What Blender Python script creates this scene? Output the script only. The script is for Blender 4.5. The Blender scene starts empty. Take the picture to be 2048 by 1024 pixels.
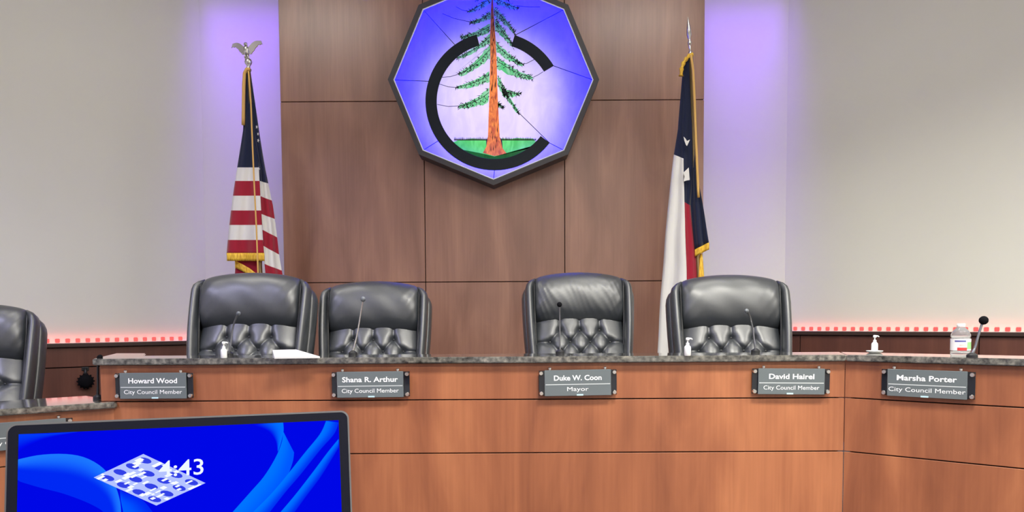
import bpy, bmesh, math, random
import numpy as np
from mathutils import Vector, Matrix

random.seed(4)
S = bpy.context.scene
COL = S.collection
PI = math.pi

# ------------------------------------------------------------------ camera
F = 1480.0            # focal length in pixels of the 2048 px wide frame
PP = 717.0            # image row of the principal point
PITCH, ROLL = math.radians(3.0), -0.0055
CAM = Vector((0.0, 0.0, 1.40))
ROT = Matrix.Rotation(PI / 2 - PITCH, 3, 'X') @ Matrix.Rotation(ROLL, 3, 'Z')
cd = bpy.data.cameras.new('camera')
cd.sensor_fit = 'HORIZONTAL'; cd.sensor_width = 36.0
cd.lens = 36.0 * F / 2048.0
cd.shift_y = (PP - 512.0) / 2048.0
cd.clip_start = 0.05; cd.clip_end = 100
cam = bpy.data.objects.new('camera', cd)
cam.matrix_world = Matrix.Translation(CAM) @ ROT.to_4x4()
COL.objects.link(cam); S.camera = cam

def ray(px, py):
    return ROT @ Vector(((px - 1024.0) / F, -(py - PP) / F, -1.0))
def at(px, py, Y):
    d = ray(px, py); return CAM + d * (Y / d.y)
def at_z(px, py, z):
    d = ray(px, py); return CAM + d * ((z - CAM.z) / d.z)
def at_plane(px, py, p0, n):
    d = ray(px, py); return CAM + d * ((p0 - CAM).dot(n) / d.dot(n))

# ------------------------------------------------------------------ world, exposure, room lights
w = bpy.data.worlds.new('world'); S.world = w; w.use_nodes = True
w.node_tree.nodes['Background'].inputs[0].default_value = (0.8, 0.82, 0.9, 1)
w.node_tree.nodes['Background'].inputs[1].default_value = 0.05
S.view_settings.view_transform = 'Standard'; S.view_settings.look = 'None'
S.view_settings.exposure = 0.14; S.view_settings.gamma = 1.0
S.view_settings.use_curve_mapping = False
S.cycles.use_denoising = True

def area(name, loc, target, sx, sy, power, color, spread=180.0):
    l = bpy.data.lights.new(name, 'AREA'); l.shape = 'RECTANGLE'
    l.size, l.size_y, l.energy, l.color = sx, sy, power, color
    l.spread = math.radians(spread)
    o = bpy.data.objects.new(name, l); COL.objects.link(o)
    o.location = loc
    d = Vector(target) - Vector(loc)
    o.rotation_euler = d.to_track_quat('-Z', 'Y').to_euler()
    return o
CEIL = 4.6
WARM = (1.0, 0.97, 0.88)
# recessed louvred ceiling panels over the dais and over the floor in front of it
for lx in (-2.0, 1.3):
    area('ceiling_panel_light', (lx, 3.6, CEIL - .02), (lx, 3.6, 0), 1.2, .6, 27, WARM, 180)
for lx in (-3.2, 0.8, 3.6):
    c, k = (WARM, 1.08) if lx > -2 else ((.68, .67, 1.0), .62)
    area('ceiling_panel_light', (lx, 1.2, CEIL - .02), (lx, 1.2, 0), 1.2, .6, 132 * k, c, 140)
    area('ceiling_panel_light', (lx, -1.8, CEIL - .02), (lx, -1.8, 0), 1.2, .6, 126 * k, c, 155)

# ------------------------------------------------------------------ helpers
def tag(o, label=None, cat=None, group=None, kind=None):
    if label: o['label'] = label
    if cat: o['category'] = cat
    if group: o['group'] = group
    if kind: o['kind'] = kind
    return o
def empty(name, loc, label, cat, rz=0.0, group=None, kind=None):
    o = bpy.data.objects.new(name, None); COL.objects.link(o)
    o.location = loc; o.rotation_euler = (0, 0, rz); o.empty_display_size = .1
    return tag(o, label, cat, group, kind)

class MB:
    """collects shapes, then links them as ONE mesh object"""
    def __init__(s): s.v, s.f, s.m = [], [], []
    def add(s, vs, fs, mi=0):
        b = len(s.v); s.v += [tuple(v) for v in vs]
        s.f += [tuple(b + i for i in f) for f in fs]; s.m += [mi] * len(fs); return s
    def box(s, lo, hi, M=None, bev=0.0, seg=2, mi=0):
        bm = bmesh.new(); bmesh.ops.create_cube(bm, size=1)
        lo, hi = Vector(lo), Vector(hi)
        for v in bm.verts:
            v.co = Vector([(lo[i] + hi[i]) / 2 + v.co[i] * (hi[i] - lo[i]) for i in range(3)])
        if bev > 0: bmesh.ops.bevel(bm, geom=bm.edges[:], offset=bev, segments=seg, affect='EDGES', profile=.5)
        return s.bm(bm, M, mi)
    def bm(s, bm, M=None, mi=0):
        bm.verts.index_update()
        vs = [(M @ v.co) if M else v.co.copy() for v in bm.verts]
        s.add(vs, [[v.index for v in f.verts] for f in bm.faces], mi); bm.free(); return s
    def prism(s, pts, z0, z1, M=None, mi=0, bev=0.0):
        """2D outline extruded along z"""
        bm = bmesh.new(); vs = [bm.verts.new((p[0], p[1], z0)) for p in pts]
        f = bm.faces.new(vs)
        r = bmesh.ops.extrude_face_region(bm, geom=[f])
        for v in r['geom']:
            if isinstance(v, bmesh.types.BMVert): v.co.z = z1
        bmesh.ops.recalc_face_normals(bm, faces=bm.faces[:])
        if bev > 0: bmesh.ops.bevel(bm, geom=bm.edges[:], offset=bev, segments=2, affect='EDGES')
        return s.bm(bm, M, mi)
    def lathe(s, prof, n=24, M=None, mi=0):
        vs, fs = [], []
        for r, z in prof:
            for k in range(n):
                a = 2 * PI * k / n; vs.append(Vector((r * math.cos(a), r * math.sin(a), z)))
        for j in range(len(prof) - 1):
            for k in range(n):
                k2 = (k + 1) % n
                fs.append((j * n + k, j * n + k2, (j + 1) * n + k2, (j + 1) * n + k))
        fs.append(tuple(range(n))[::-1]); fs.append(tuple((len(prof) - 1) * n + k for k in range(n)))
        return s.add([M @ v for v in vs] if M else vs, fs, mi)
    def tube(s, path, rad, n=8, mi=0, sy=1.0, up=Vector((0, 0, 1))):
        path = [Vector(p) for p in path]
        if not hasattr(rad, '__len__'): rad = [rad] * len(path)
        vs, fs = [], []
        prev = None
        for i, p in enumerate(path):
            t = (path[min(i + 1, len(path) - 1)] - path[max(i - 1, 0)]).normalized()
            if prev is None:
                a = up if abs(t.dot(up)) < .9 else Vector((0, 1, 0))
                u = t.cross(a).normalized()
            else:
                u = (prev - t * prev.dot(t)).normalized()
            prev = u; v = t.cross(u).normalized()
            for k in range(n):
                a = 2 * PI * k / n
                vs.append(p + u * (rad[i] * math.cos(a)) + v * (rad[i] * sy * math.sin(a)))
        for i in range(len(path) - 1):
            for k in range(n):
                k2 = (k + 1) % n
                fs.append((i * n + k, i * n + k2, (i + 1) * n + k2, (i + 1) * n + k))
        fs.append(tuple(range(n))[::-1]); fs.append(tuple((len(path) - 1) * n + k for k in range(n)))
        return s.add(vs, fs, mi)
    def ball(s, c, r, sc=(1, 1, 1), nu=16, nv=10, M=None, mi=0):
        prof = [(max(1e-4, r * math.sin(PI * j / nv)), -r * math.cos(PI * j / nv)) for j in range(nv + 1)]
        T = Matrix.Translation(Vector(c)) @ (M or Matrix.Identity(4)) @ Matrix.Diagonal((sc[0], sc[1], sc[2], 1))
        return s.lathe(prof, nu, T, mi)
    def grid(s, P, mi=0, closed_u=False):
        """P: array rows x cols x 3"""
        R, C = len(P), len(P[0]); vs = [tuple(p) for row in P for p in row]; fs = []
        for i in range(R - 1):
            for j in range(C if closed_u else C - 1):
                j2 = (j + 1) % C
                fs.append((i * C + j, i * C + j2, (i + 1) * C + j2, (i + 1) * C + j))
        return s.add(vs, fs, mi)
    def mesh(s, name, mats, smooth=False, off=None):
        me = bpy.data.meshes.new(name)
        vs = s.v if off is None else [(v[0] - off[0], v[1] - off[1], v[2] - off[2]) for v in s.v]
        me.from_pydata(vs, [], s.f)
        for m in (mats if isinstance(mats, (list, tuple)) else [mats]): me.materials.append(m)
        me.polygons.foreach_set('material_index', s.m)
        bm = bmesh.new(); bm.from_mesh(me)
        bmesh.ops.recalc_face_normals(bm, faces=bm.faces[:]); bm.to_mesh(me); bm.free()
        if smooth is not False:
            me.polygons.foreach_set('use_smooth', [True] * len(me.polygons))
            if smooth is not True: me.set_sharp_from_angle(angle=math.radians(smooth))
        me.update(); return me
    def build(s, name, mats, parent=None, smooth=False, world=False, origin=None):
        """world=True: vertices are world coordinates; the root only has a location"""
        off = None
        if world and parent is not None:
            r = parent; off = Vector((0, 0, 0))
            while r is not None: off = off + r.location; r = r.parent
        if origin is not None: off = origin
        o = bpy.data.objects.new(name, s.mesh(name, mats, smooth, off)); COL.objects.link(o)
        if origin is not None: o.location = origin
        if parent is not None: o.parent = parent
        return o
def copy_tree(o, parent=None):
    c = o.copy(); COL.objects.link(c); c.parent = parent
    for ch in list(o.children): copy_tree(ch, c)
    return c

# ------------------------------------------------------------------ materials
def mat(name, col, rough=.5, metal=0.0, spec=.5, **kw):
    m = bpy.data.materials.new(name); m.use_nodes = True
    b = m.node_tree.nodes['Principled BSDF']
    b.inputs['Base Color'].default_value = (*col, 1)
    b.inputs['Roughness'].default_value = rough; b.inputs['Metallic'].default_value = metal
    b.inputs['Specular IOR Level'].default_value = spec
    for k, v in kw.items(): b.inputs[k].default_value = v
    return m
def N(m, t): return m.node_tree.nodes.new(t)
def L(m, a, b): m.node_tree.links.new(a, b)
def noise_col(m, stops, scale, sc=(1, 1, 1), detail=6, coord='Position', bump=0.0, rough=None, distort=0.0):
    """colour ramp over stretched noise, optional bump"""
    b = m.node_tree.nodes['Principled BSDF']
    if coord == 'Position':
        src = N(m, 'ShaderNodeNewGeometry').outputs['Position']
    else:
        src = N(m, 'ShaderNodeTexCoord').outputs['Object']
    mp = N(m, 'ShaderNodeMapping'); mp.inputs['Scale'].default_value = sc; L(m, src, mp.inputs['Vector'])
    n = N(m, 'ShaderNodeTexNoise'); n.inputs['Scale'].default_value = scale
    n.inputs['Detail'].default_value = detail; n.inputs['Distortion'].default_value = distort
    L(m, mp.outputs[0], n.inputs['Vector'])
    r = N(m, 'ShaderNodeValToRGB'); L(m, n.outputs[0], r.inputs[0])
    e = r.color_ramp.elements
    while len(e) < len(stops): e.new(.5)
    for i, (p, c) in enumerate(stops): e[i].position = p; e[i].color = (*c, 1)
    L(m, r.outputs[0], b.inputs['Base Color'])
    if bump:
        bp = N(m, 'ShaderNodeBump'); bp.inputs['Strength'].default_value = bump
        bp.inputs['Distance'].default_value = .002
        L(m, n.outputs[0], bp.inputs['Height']); L(m, bp.outputs[0], b.inputs['Normal'])
    return m, n, mp

def wood(name, c1, c2, c3, rough=.38, coat=0.25):
    """cherry veneer: broad vertical figure multiplied by fine vertical grain"""
    m = mat(name, c2, rough, 0, .5, **{'Coat Weight': coat, 'Coat Roughness': .3})
    b = m.node_tree.nodes['Principled BSDF']
    _, n, mp = noise_col(m, [(.30, c1), (.52, c2), (.72, c3)], 2.2, (2.2, 2.2, .45), 5, distort=.8)
    ramp = [x for x in m.node_tree.nodes if x.type == 'VALTORGB'][0]
    geo = [x for x in m.node_tree.nodes if x.type == 'NEW_GEOMETRY'][0]
    mp2 = N(m, 'ShaderNodeMapping'); mp2.inputs['Scale'].default_value = (55, 55, 1.2)
    L(m, geo.outputs['Position'], mp2.inputs['Vector'])
    n2 = N(m, 'ShaderNodeTexNoise'); n2.inputs['Scale'].default_value = 1.6; n2.inputs['Detail'].default_value = 5
    L(m, mp2.outputs[0], n2.inputs['Vector'])
    r2 = N(m, 'ShaderNodeValToRGB'); L(m, n2.outputs[0], r2.inputs[0])
    r2.color_ramp.elements[0].position = .3; r2.color_ramp.elements[0].color = (.89, .87, .86, 1)
    r2.color_ramp.elements[1].position = .65; r2.color_ramp.elements[1].color = (1.0, 1.0, 1.0, 1)
    mx = N(m, 'ShaderNodeMixRGB'); mx.blend_type = 'MULTIPLY'; mx.inputs[0].default_value = 1
    L(m, ramp.outputs[0], mx.inputs[1]); L(m, r2.outputs[0], mx.inputs[2])
    L(m, mx.outputs[0], b.inputs['Base Color'])
    return m

M_wall = mat('painted_plaster', (.78, .77, .725), .85, 0, .2)
noise_col(M_wall, [(.3, (.785, .785, .715)), (.7, (.81, .81, .74))], 1.5, bump=.05)
M_front = mat('audience_wall_paint', (.68, .66, .63), .9, 0, .1)
M_ceil = mat('ceiling_paint', (.82, .81, .79), .9, 0, .1)
M_floor = mat('carpet', (.09, .08, .09), .95, 0, .1)
noise_col(M_floor, [(.3, (.06, .055, .065)), (.7, (.13, .12, .13))], 40, bump=.3)
M_panel = wood('feature_wall_veneer', (.25, .115, .075), (.34, .165, .11), (.43, .22, .145), .38, .9)
M_counter = wood('counter_veneer', (.235, .075, .033), (.355, .122, .052), (.47, .176, .074), .42, .2)
M_wains = wood('wainscot_veneer', (.10, .035, .024), (.14, .050, .033), (.19, .072, .045), .4, .15)
M_dark = mat('dark_reveal', (.012, .010, .010), .8)
M_cap = mat('dark_wood_cap', (.05, .026, .020), .45)
M_granite = mat('granite', (.2, .19, .17), .10, 0, .7, **{'Coat Weight': 1.0, 'Coat Roughness': .06})
noise_col(M_granite, [(.36, (.035, .035, .032)), (.50, (.11, .108, .095)), (.60, (.17, .165, .14)), (.74, (.30, .28, .24))], 48, (1, 1, 1), 8)
M_leather = mat('black_leather', (.030, .033, .037), .45, 0, 1.0, **{'Coat Weight': .65, 'Coat Roughness': .38})
_, _n, _ = noise_col(M_leather, [(.3, (.022, .027, .033)), (.7, (.030, .036, .043))], 220, (1, 1, 1), 3, 'Object', bump=.12)
M_piping = mat('leather_piping', (.015, .017, .02), .45)
M_plastic = mat('black_plastic', (.015, .016, .018), .45)
M_foam = mat('microphone_foam', (.006, .006, .008), .95, 0, .1)
M_chrome = mat('brushed_nickel', (.75, .74, .70), .25, 1.0)
M_silver = mat('silver_plate', (.70, .69, .66), .28, 1.0)
M_stem = mat('gooseneck_metal', (.26, .27, .29), .35, .9)
M_greymic = mat('grey_microphone', (.18, .20, .22), .5, .3)
M_white = mat('white_plastic', (.86, .88, .87), .35)
M_paper = mat('white_paper', (.70, .70, .68), .8, 0, .2)
M_acryl = mat('black_acrylic', (.012, .014, .020), .06, 0, .6)
M_face = mat('grey_acrylic', (.13, .155, .165), .12, 0, .6)
M_text = mat('white_lettering', (.92, .94, .95), .5)
M_line = mat('engraved_line', (.50, .54, .55), .4)
M_tab = mat('pale_tab', (.50, .72, .78), .3)
M_navy = mat('navy_cloth', (.010, .016, .050), .8, 0, .2, **{'Sheen Weight': .3})
M_red = mat('red_cloth', (.36, .012, .035), .75, 0, .2, **{'Sheen Weight': .3})
M_cloth = mat('white_cloth', (.80, .79, .77), .8, 0, .2, **{'Sheen Weight': .2})
M_gold = mat('gold_fringe', (.80, .45, .045), .55, 0, .4)
noise_col(M_gold, [(.35, (.70, .36, .03)), (.6, (1.0, .66, .07))], 160, (1, 1, .15), 3, bump=.6)
M_goldmat = mat('gold_cord', (.75, .45, .12), .5)
M_polew = mat('flag_pole_brass', (.34, .25, .12), .35, .8)
M_emframe = mat('emblem_frame_paint', (.045, .042, .05), .42)
M_boxin = mat('light_box_grey', (.10, .10, .11), .8)
def emit(name, col, st=1.0):
    m = bpy.data.materials.new(name); m.use_nodes = True
    nt = m.node_tree; nt.nodes.remove(nt.nodes['Principled BSDF'])
    e = N(m, 'ShaderNodeEmission'); e.inputs[0].default_value = (*col, 1); e.inputs[1].default_value = st
    L(m, e.outputs[0], nt.nodes['Material Output'].inputs[0]); return m
M_led = emit('red_led', (1.0, .16, .15), .9)

def glass(name, c1, c2, scale=9.0, tr=.8):
    """stained glass: translucent, coloured, faint streaks and a gloss"""
    m = bpy.data.materials.new(name); m.use_nodes = True
    nt = m.node_tree; nt.nodes.remove(nt.nodes['Principled BSDF'])
    g = N(m, 'ShaderNodeNewGeometry'); mp = N(m, 'ShaderNodeMapping'); mp.inputs['Scale'].default_value = (1, 1, .45)
    mp.inputs['Rotation'].default_value = (0, .5, 0)
    n = N(m, 'ShaderNodeTexNoise'); n.inputs['Scale'].default_value = scale; n.inputs['Detail'].default_value = 5
    n.inputs['Distortion'].default_value = 1.2
    L(m, g.outputs['Position'], mp.inputs[0]); L(m, mp.outputs[0], n.inputs[0])
    r = N(m, 'ShaderNodeValToRGB'); L(m, n.outputs[0], r.inputs[0])
    r.color_ramp.elements[0].position = .35; r.color_ramp.elements[0].color = (*c1, 1)
    r.color_ramp.elements[1].position = .65; r.color_ramp.elements[1].color = (*c2, 1)
    t = N(m, 'ShaderNodeBsdfTranslucent'); d = N(m, 'ShaderNodeBsdfDiffuse')
    L(m, r.outputs[0], t.inputs[0]); L(m, r.outputs[0], d.inputs[0])
    mx = N(m, 'ShaderNodeMixShader'); mx.inputs[0].default_value = tr
    L(m, d.outputs[0], mx.inputs[1]); L(m, t.outputs[0], mx.inputs[2])
    gl = N(m, 'ShaderNodeBsdfGlossy'); gl.inputs['Roughness'].default_value = .15
    m2 = N(m, 'ShaderNodeMixShader'); m2.inputs[0].default_value = .03
    L(m, mx.outputs[0], m2.inputs[1]); L(m, gl.outputs[0], m2.inputs[2])
    L(m, m2.outputs[0], nt.nodes['Material Output'].inputs[0]); return m
G_sky = glass('sky_glass', (.66, .62, .70), (.76, .72, .79), 9, .95)
G_lawn = glass('lawn_glass', (.08, .62, .08), (.16, .82, .14), 14, .9)
G_lawnd = glass('dark_lawn_glass', (.02, .16, .06), (.04, .22, .08), 14)
G_leaf = glass('leaf_glass', (.14, .85, .22), (.42, 1.0, .45), 25, .92)
G_bark = glass('bark_glass', (.50, .11, .045), (.92, .30, .06), 30, .9)
M_black = mat('black_glass', (.008, .013, .022), .5, 0, .25)
M_lead = mat('lead_came', (.05, .05, .07), .5, .3)
M_needle = mat('painted_needles', (.012, .03, .025), .6)

# ------------------------------------------------------------------ room shell
YW = 6.15                       # central stretch of the back wall
YP = 5.80                       # face of the veneered feature wall
ANG = math.radians(38)
CA, SA = math.cos(ANG), math.sin(ANG)
pL, pR = at(408, 400, YW), at(1572, 400, YW)
WL, WR = Vector((pL.x, YW, 0)), Vector((pR.x, YW, 0))
dL, dR = Vector((-CA, -SA, 0)), Vector((CA, -SA, 0))       # along the wings, away from centre
nL, nR = Vector((SA, -CA, 0)), Vector((-SA, -CA, 0))       # wing normals, into the room
EL, ER = WL + dL * 3.1, WR + dR * 3.1
DAIS, DAISL = .42, .24

def slab(name, a, b, z0, z1, th, m, label, outward):
    """a wall between plan points a and b, thickness on the outward side"""
    o = Vector(outward).normalized() * th
    q = [a, b, b + o, a + o]
    mb = MB().prism([(p.x, p.y) for p in q], z0, z1)
    return tag(mb.build(name, m, world=True, origin=Vector((a.x, a.y, z0))), label, 'wall', kind='structure')
slab('wall_back', WL, WR, 0, CEIL, .15, M_wall, 'off-white plaster wall behind the wood veneer feature wall', (0, 1, 0))
slab('wall_left', EL, WL, 0, CEIL, .15, M_wall, 'off-white angled plaster wall to the left of the striped flag', -nL)
slab('wall_right', WR, ER, 0, CEIL, .15, M_wall, 'off-white angled plaster wall to the right of the spear-topped flag', -nR)
BL, BR = Vector((EL.x, -4.2, 0)), Vector((ER.x, -4.2, 0))
slab('wall_side_left', BL, EL, 0, CEIL, .15, M_front, 'plain side wall of the audience area beyond the left wing', (-1, 0, 0))
slab('wall_side_right', ER, BR, 0, CEIL, .15, M_front, 'plain side wall of the audience area beyond the right wing', (1, 0, 0))
slab('wall_front', BR, BL, 0, CEIL, .15, M_front, 'plain wall of the audience area facing the dais', (0, -1, 0))
mb = MB().box((EL.x - .3, -4.5, -.1), (ER.x + .3, YW + .3, 0))
tag(mb.build('floor', M_floor, origin=Vector((0, 0, -.1))), 'dark carpet floor in front of the council dais', 'floor', kind='structure')
mb = MB().box((EL.x - .3, -4.5, CEIL), (ER.x + .3, YW + .3, CEIL + .1))
tag(mb.build('ceiling', M_ceil, origin=Vector((0, 0, CEIL))), 'white ceiling above the council chamber', 'ceiling', kind='structure')

# ------------------------------------------------------------------ counters: plan points
YC = 3.20
Z_TOP = at(1050, 712.5, YC).z               # transaction top of the high counter
cR = at(1690, 750, YC); cR = Vector((cR.x, YC, 0))
cL = at(200, 750, YC); cL = Vector((cL.x, YC, 0))
kL = at(228, 820, YC); kL = Vector((kL.x, YC, 0))           # where the low wing meets the centre
Z_LOW = at(228, 802.5, YC).z
Z_S1, Z_S2 = at(1100, 798.5, YC).z, at(1100, 905.5, YC).z   # recessed seams of the front
Z_S3 = Z_S2 - .30
TH = .027                                    # granite thickness
END_R = cR + dR * 1.9
END_L = kL + dL * 1.9

# dais platforms
pts = [(kL.x - .02, YC + .02), (cR.x, YC + .02), (END_R.x - SA * .02, END_R.y + .03), (ER.x, ER.y), (WR.x, WR.y), (WL.x, WL.y), (kL.x - .75, 4.9), (kL.x - .40, 3.75)]
mb = MB().prism(pts, 0, DAIS)
tag(mb.build('floor_dais', M_floor, world=True, origin=Vector((0, 4, 0))), 'carpeted raised platform under the centre chairs', 'floor', kind='structure')
pts = [(kL.x - .02, YC + .02), (kL.x - .40, 3.75), (kL.x - .75, 4.9), (WL.x, WL.y), (EL.x, EL.y), (END_L.x + .01, END_L.y + .03)]
mb = MB().prism(pts, 0, DAISL)
tag(mb.build('floor_dais_wing', M_floor, world=True, origin=Vector((-2.5, 4, 0))), 'carpeted lower platform under the leftmost chair', 'floor', kind='structure')

# ------------------------------------------------------------------ veneered feature wall (trim_1)
xl = at(563, 300, YP).x; xr = at(1408, 200, YP).x
xa = at(850, 450, YP).x; xb = at(1129.5, 450, YP).x
za = at(985, 201.5, YP).z; zb = at(985, 563.5, YP).z
G = .006
t1 = empty('trim_1', ((xl + xr) / 2, YP, DAIS), 'dark cherry veneer feature wall behind the octagonal emblem', 'feature wall', kind='structure')
MB().box((xl + .02, YP + .018, DAIS), (xr - .02, YP + .07, CEIL)).build('backing', M_dark, t1, world=True)
xs, zs = [xl, xa, xb, xr], [DAIS, zb, za, CEIL]
for i in range(3):
    for j in range(3):
        mb = MB().box((xs[i] + (G / 2 if i else 0), YP, zs[j] + G / 2), (xs[i + 1] - (G / 2 if i < 2 else 0), YP + .018, zs[j + 1] - G / 2), bev=.0015, seg=1)
        mb.build('panel', M_panel, t1, world=True)
for x in (xl, xr):
    s = 1 if x < 0 else -1
    MB().box((min(x, x + s * .018), YP + .02, DAIS), (max(x, x + s * .018), YP + .10, CEIL)).build('side_return', M_cap, t1, world=True)
MB().box((xl + .3, YP + .07, DAIS), (xr - .3, YW, CEIL)).build('framing', M_dark, t1, world=True)
# violet strip lights recessed in the ceiling slot on both sides of the feature wall
VIO = (.17, .03, 1.0)
for x, xc in ((xl, WL.x), (xr, WR.x)):
    mx = (x + xc) / 2; ln = abs(x - xc) - .06
    for tz, sp, pw, c in ((3.2, 44, .8, VIO), (1.9, 26, 4.6, (.26, .07, 1.0))):
        o = area('violet_strip_light', (mx, YW - .17, CEIL - .02), (mx, YW, tz), ln, .03, pw, c, sp)
        z = -(Vector((mx, YW, tz)) - o.location).normalized(); xx = Vector((1, 0, 0)); y = z.cross(xx)
        o.rotation_euler = Matrix((xx, y, z)).transposed().to_euler()

# ------------------------------------------------------------------ wainscot with LED strips (trim_2, trim_3, trim_4)
ZLR = at_plane(1800, 663.3, WR + nR * .06, nR).z
ZLL = at_plane(240, 684.5, WL + nL * .06, nL).z
def wainscot(name, org, d, n, length, ztop, seam_z, seams, label, lead=0.0):
    """panels standing in front of a wall stretch; d along, n into the room"""
    t = empty(name, Vector((org.x, org.y, 0)), label, 'wainscot', kind='structure')
    R = Matrix((( d.x, n.x, 0, org.x), (d.y, n.y, 0, org.y), (0, 0, 1, 0), (0, 0, 0, 1)))
    MB().box((lead, 0, DAISL), (length, .04, ztop - .03), R).build('backing', M_dark, t, world=True)
    ss = [lead] + seams + [length]
    for a, b in zip(ss[:-1], ss[1:]):
        for z0, z1 in ((DAISL, seam_z), (seam_z, ztop - .03)):
            MB().box((a + .003, .04, z0 + .004), (b - .003, .06, z1 - .004), R, bev=.0015, seg=1).build('panel', M_wains, t, world=True)
    MB().box((lead, 0, ztop - .03), (length, .085, ztop), R, bev=.004).build('cap', M_cap, t, world=True)
    return t, R
def tpx(px, py, org, d, n, off):
    """distance along a wing of the point seen at a pixel"""
    return (at_plane(px, py, org + n * off, n) - org).dot(d)
zseamL = at_plane(140, 735, WL + nL * .06, nL).z
sR = [tpx(1600, 690, WR, dR, nR, .06), tpx(1958, 690, WR, dR, nR, .06)]
tL, RL = wainscot('trim_2', WL, dL, nL, 3.0, ZLL, zseamL, [1.35], 'dark cherry wainscot under the left wing wall', .05)
tR, RR = wainscot('trim_3', WR, dR, nR, 3.0, ZLR, ZLR - .30, sR + [2.4], 'dark cherry wainscot under the right wing wall', .05)
# short returns on the central stretch, either side of the feature wall
for nm, a, b, zt, lb in (('trim_4', WL.x, xl - .01, ZLL, 'short dark wainscot between left wing and feature wall'), ('trim_5', xr + .01, WR.x, ZLR, 'short dark wainscot between feature wall and right wing')):
    wainscot(nm, Vector((a, YW, 0)), Vector((1, 0, 0)), Vector((0, -1, 0)), b - a, zt, zt - .3, [], lb)

def led_strip(name, org, d, n, R, ts, ztop, label):
    t = empty(name, Vector((org.x, org.y, ztop)), label, 'light strip')
    a, b = ts[0] - .04, ts[-1] + .04
    MB().box((a, .001, ztop), (b, .010, ztop + .002), R).build('strip_base', M_white, t, world=True)
    me = None
    for q in ts:
        MB().box((q - .015, .001, ztop + .005), (q + .015, .010, ztop + .034), R, bev=.004, seg=1).build('led', M_led, t, world=True)
    o = area('red_strip_light', R @ Vector(((a + b) / 2, .03, ztop + .012)), R @ Vector(((a + b) / 2, -.05, ztop + .10)), b - a, .012, .65, (1.0, .13, .10), 170)
    # lay the long side of the lamp along the wall
    z = -(R.to_3x3() @ Vector((0, -.08, .088))).normalized(); x = d.normalized(); y = z.cross(x)
    o.rotation_euler = Matrix((x, y, z)).transposed().to_euler()
    return t
step = (tpx(2030, 660, WR, dR, nR, .01) - tpx(1700, 660, WR, dR, nR, .01)) / 17.0
n0 = tpx(1706, 659, WR, dR, nR, .005)
ts = [n0 + step * k for k in range(-7, 26) if .03 < n0 + step * k < 2.9]
led_strip('led_strip', WR, dR, nR, RR, ts, ZLR, 'red LED strip on the ledge of the right wing wall')
n0 = tpx(94, 684, WL, dL, nL, .005); n1 = tpx(378, 678, WL, dL, nL, .005); st = (n0 - n1) / 15.0
ts = [n1 + st * k for k in range(-1, 30) if .03 < n1 + st * k < 2.9]
led_strip('led_strip', WL, dL, nL, RL, ts, ZLL, 'red LED strip on the ledge of the left wing wall')

# ------------------------------------------------------------------ counters
def front(name, p0, d, n, length, ztop, depth, label, lead=.012):
    t = empty(name, (p0.x, p0.y, 0), label, 'counter')
    R = Matrix(((d.x, -n.x, 0, p0.x), (d.y, -n.y, 0, p0.y), (0, 0, 1, 0), (0, 0, 0, 1)))
    MB().box((.03 if lead < .1 else .1, .018, 0), (length - .03, .06, ztop), R).build('carcass', M_dark, t, world=True)
    zz = [0.0, .10, Z_S3, Z_S2, Z_S1, ztop]
    if ztop < Z_S1 + .1: zz = [0.0, .10, Z_S3, Z_S2, ztop]
    for a, b in zip(zz[:-1], zz[1:]):
        mb = MB()
        if lead < .1: mb.box((.001, 0, a + .0025), (length - .001, .018, b - .0025), R, bev=.0012, seg=1)
        else: mb.prism([(.001, 0), (length - .001, 0), (length - .001, .018), (.025, .018)], a + .0025, b - .0025, R)
        mb.build('panel', M_counter, t, world=True)
    MB().box((lead, .06, 0), (lead + .018, depth, ztop), R).build('end_panel', M_counter, t, world=True)
    MB().box((length - .018, .06, 0), (length, depth, ztop), R).build('end_panel', M_counter, t, world=True)
    return t, R
fC, RC = front('council_counter', cL, Vector((1, 0, 0)), Vector((0, -1, 0)), cR.x - cL.x, Z_TOP - TH, .20, 'long cherry veneer council counter front behind the monitor')
fR, RRt = front('council_counter', cR, dR, nR, 1.9, Z_TOP - TH, .18, 'angled cherry veneer counter wing right of the centre counter')
fL, RLt = front('council_counter', kL, -dL * -1, nL, 1.9, Z_LOW - TH, .22, 'low angled cherry veneer counter wing left of centre', .33)

OV = .028
def top(name, pts, z, label):
    mb = MB().prism(pts, z - TH, z, bev=.004)
    return tag(mb.build(name, M_granite, world=True, origin=Vector((pts[0][0], pts[0][1], z - TH)), smooth=40), label, 'countertop')
# mitred corner between centre and right wing
tan = math.tan(ANG / 2)
DEP = .25
f0 = Vector((cR.x + OV * tan * -1 * -1 * 0 - OV * tan, YC - OV, 0))
corner_f = Vector((cR.x - OV * tan, YC - OV, 0)); corner_b = Vector((cR.x + DEP * tan, YC + DEP, 0))
pl0 = at_z(198, 718, Z_TOP); pl1 = at_z(232, 706.5, Z_TOP); pl2 = at_z(292, 706.5, Z_TOP); pl3 = at_z(285, 714.8, Z_TOP)
top('countertop', [(cL.x - .015, YC - OV), (corner_f.x, corner_f.y), (corner_b.x, corner_b.y), (pl2.x + (pl3.x - pl2.x) * (pl2.y - YC - DEP) / (pl2.y - pl3.y), YC + DEP), (pl2.x, pl2.y), (pl1.x, pl1.y)], Z_TOP, 'grey granite ledge along the top of the centre counter')
eR = END_R + nR * OV; eRb = END_R - nR * DEP
top('countertop', [(corner_f.x + .0015, corner_f.y), (eR.x, eR.y), (eRb.x, eRb.y), (corner_b.x + .0015, corner_b.y)], Z_TOP, 'grey granite ledge on the right angled counter wing')
eL = END_L + nL * OV; eLb = END_L - nL * .30
kf = kL + nL * OV; 
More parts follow.
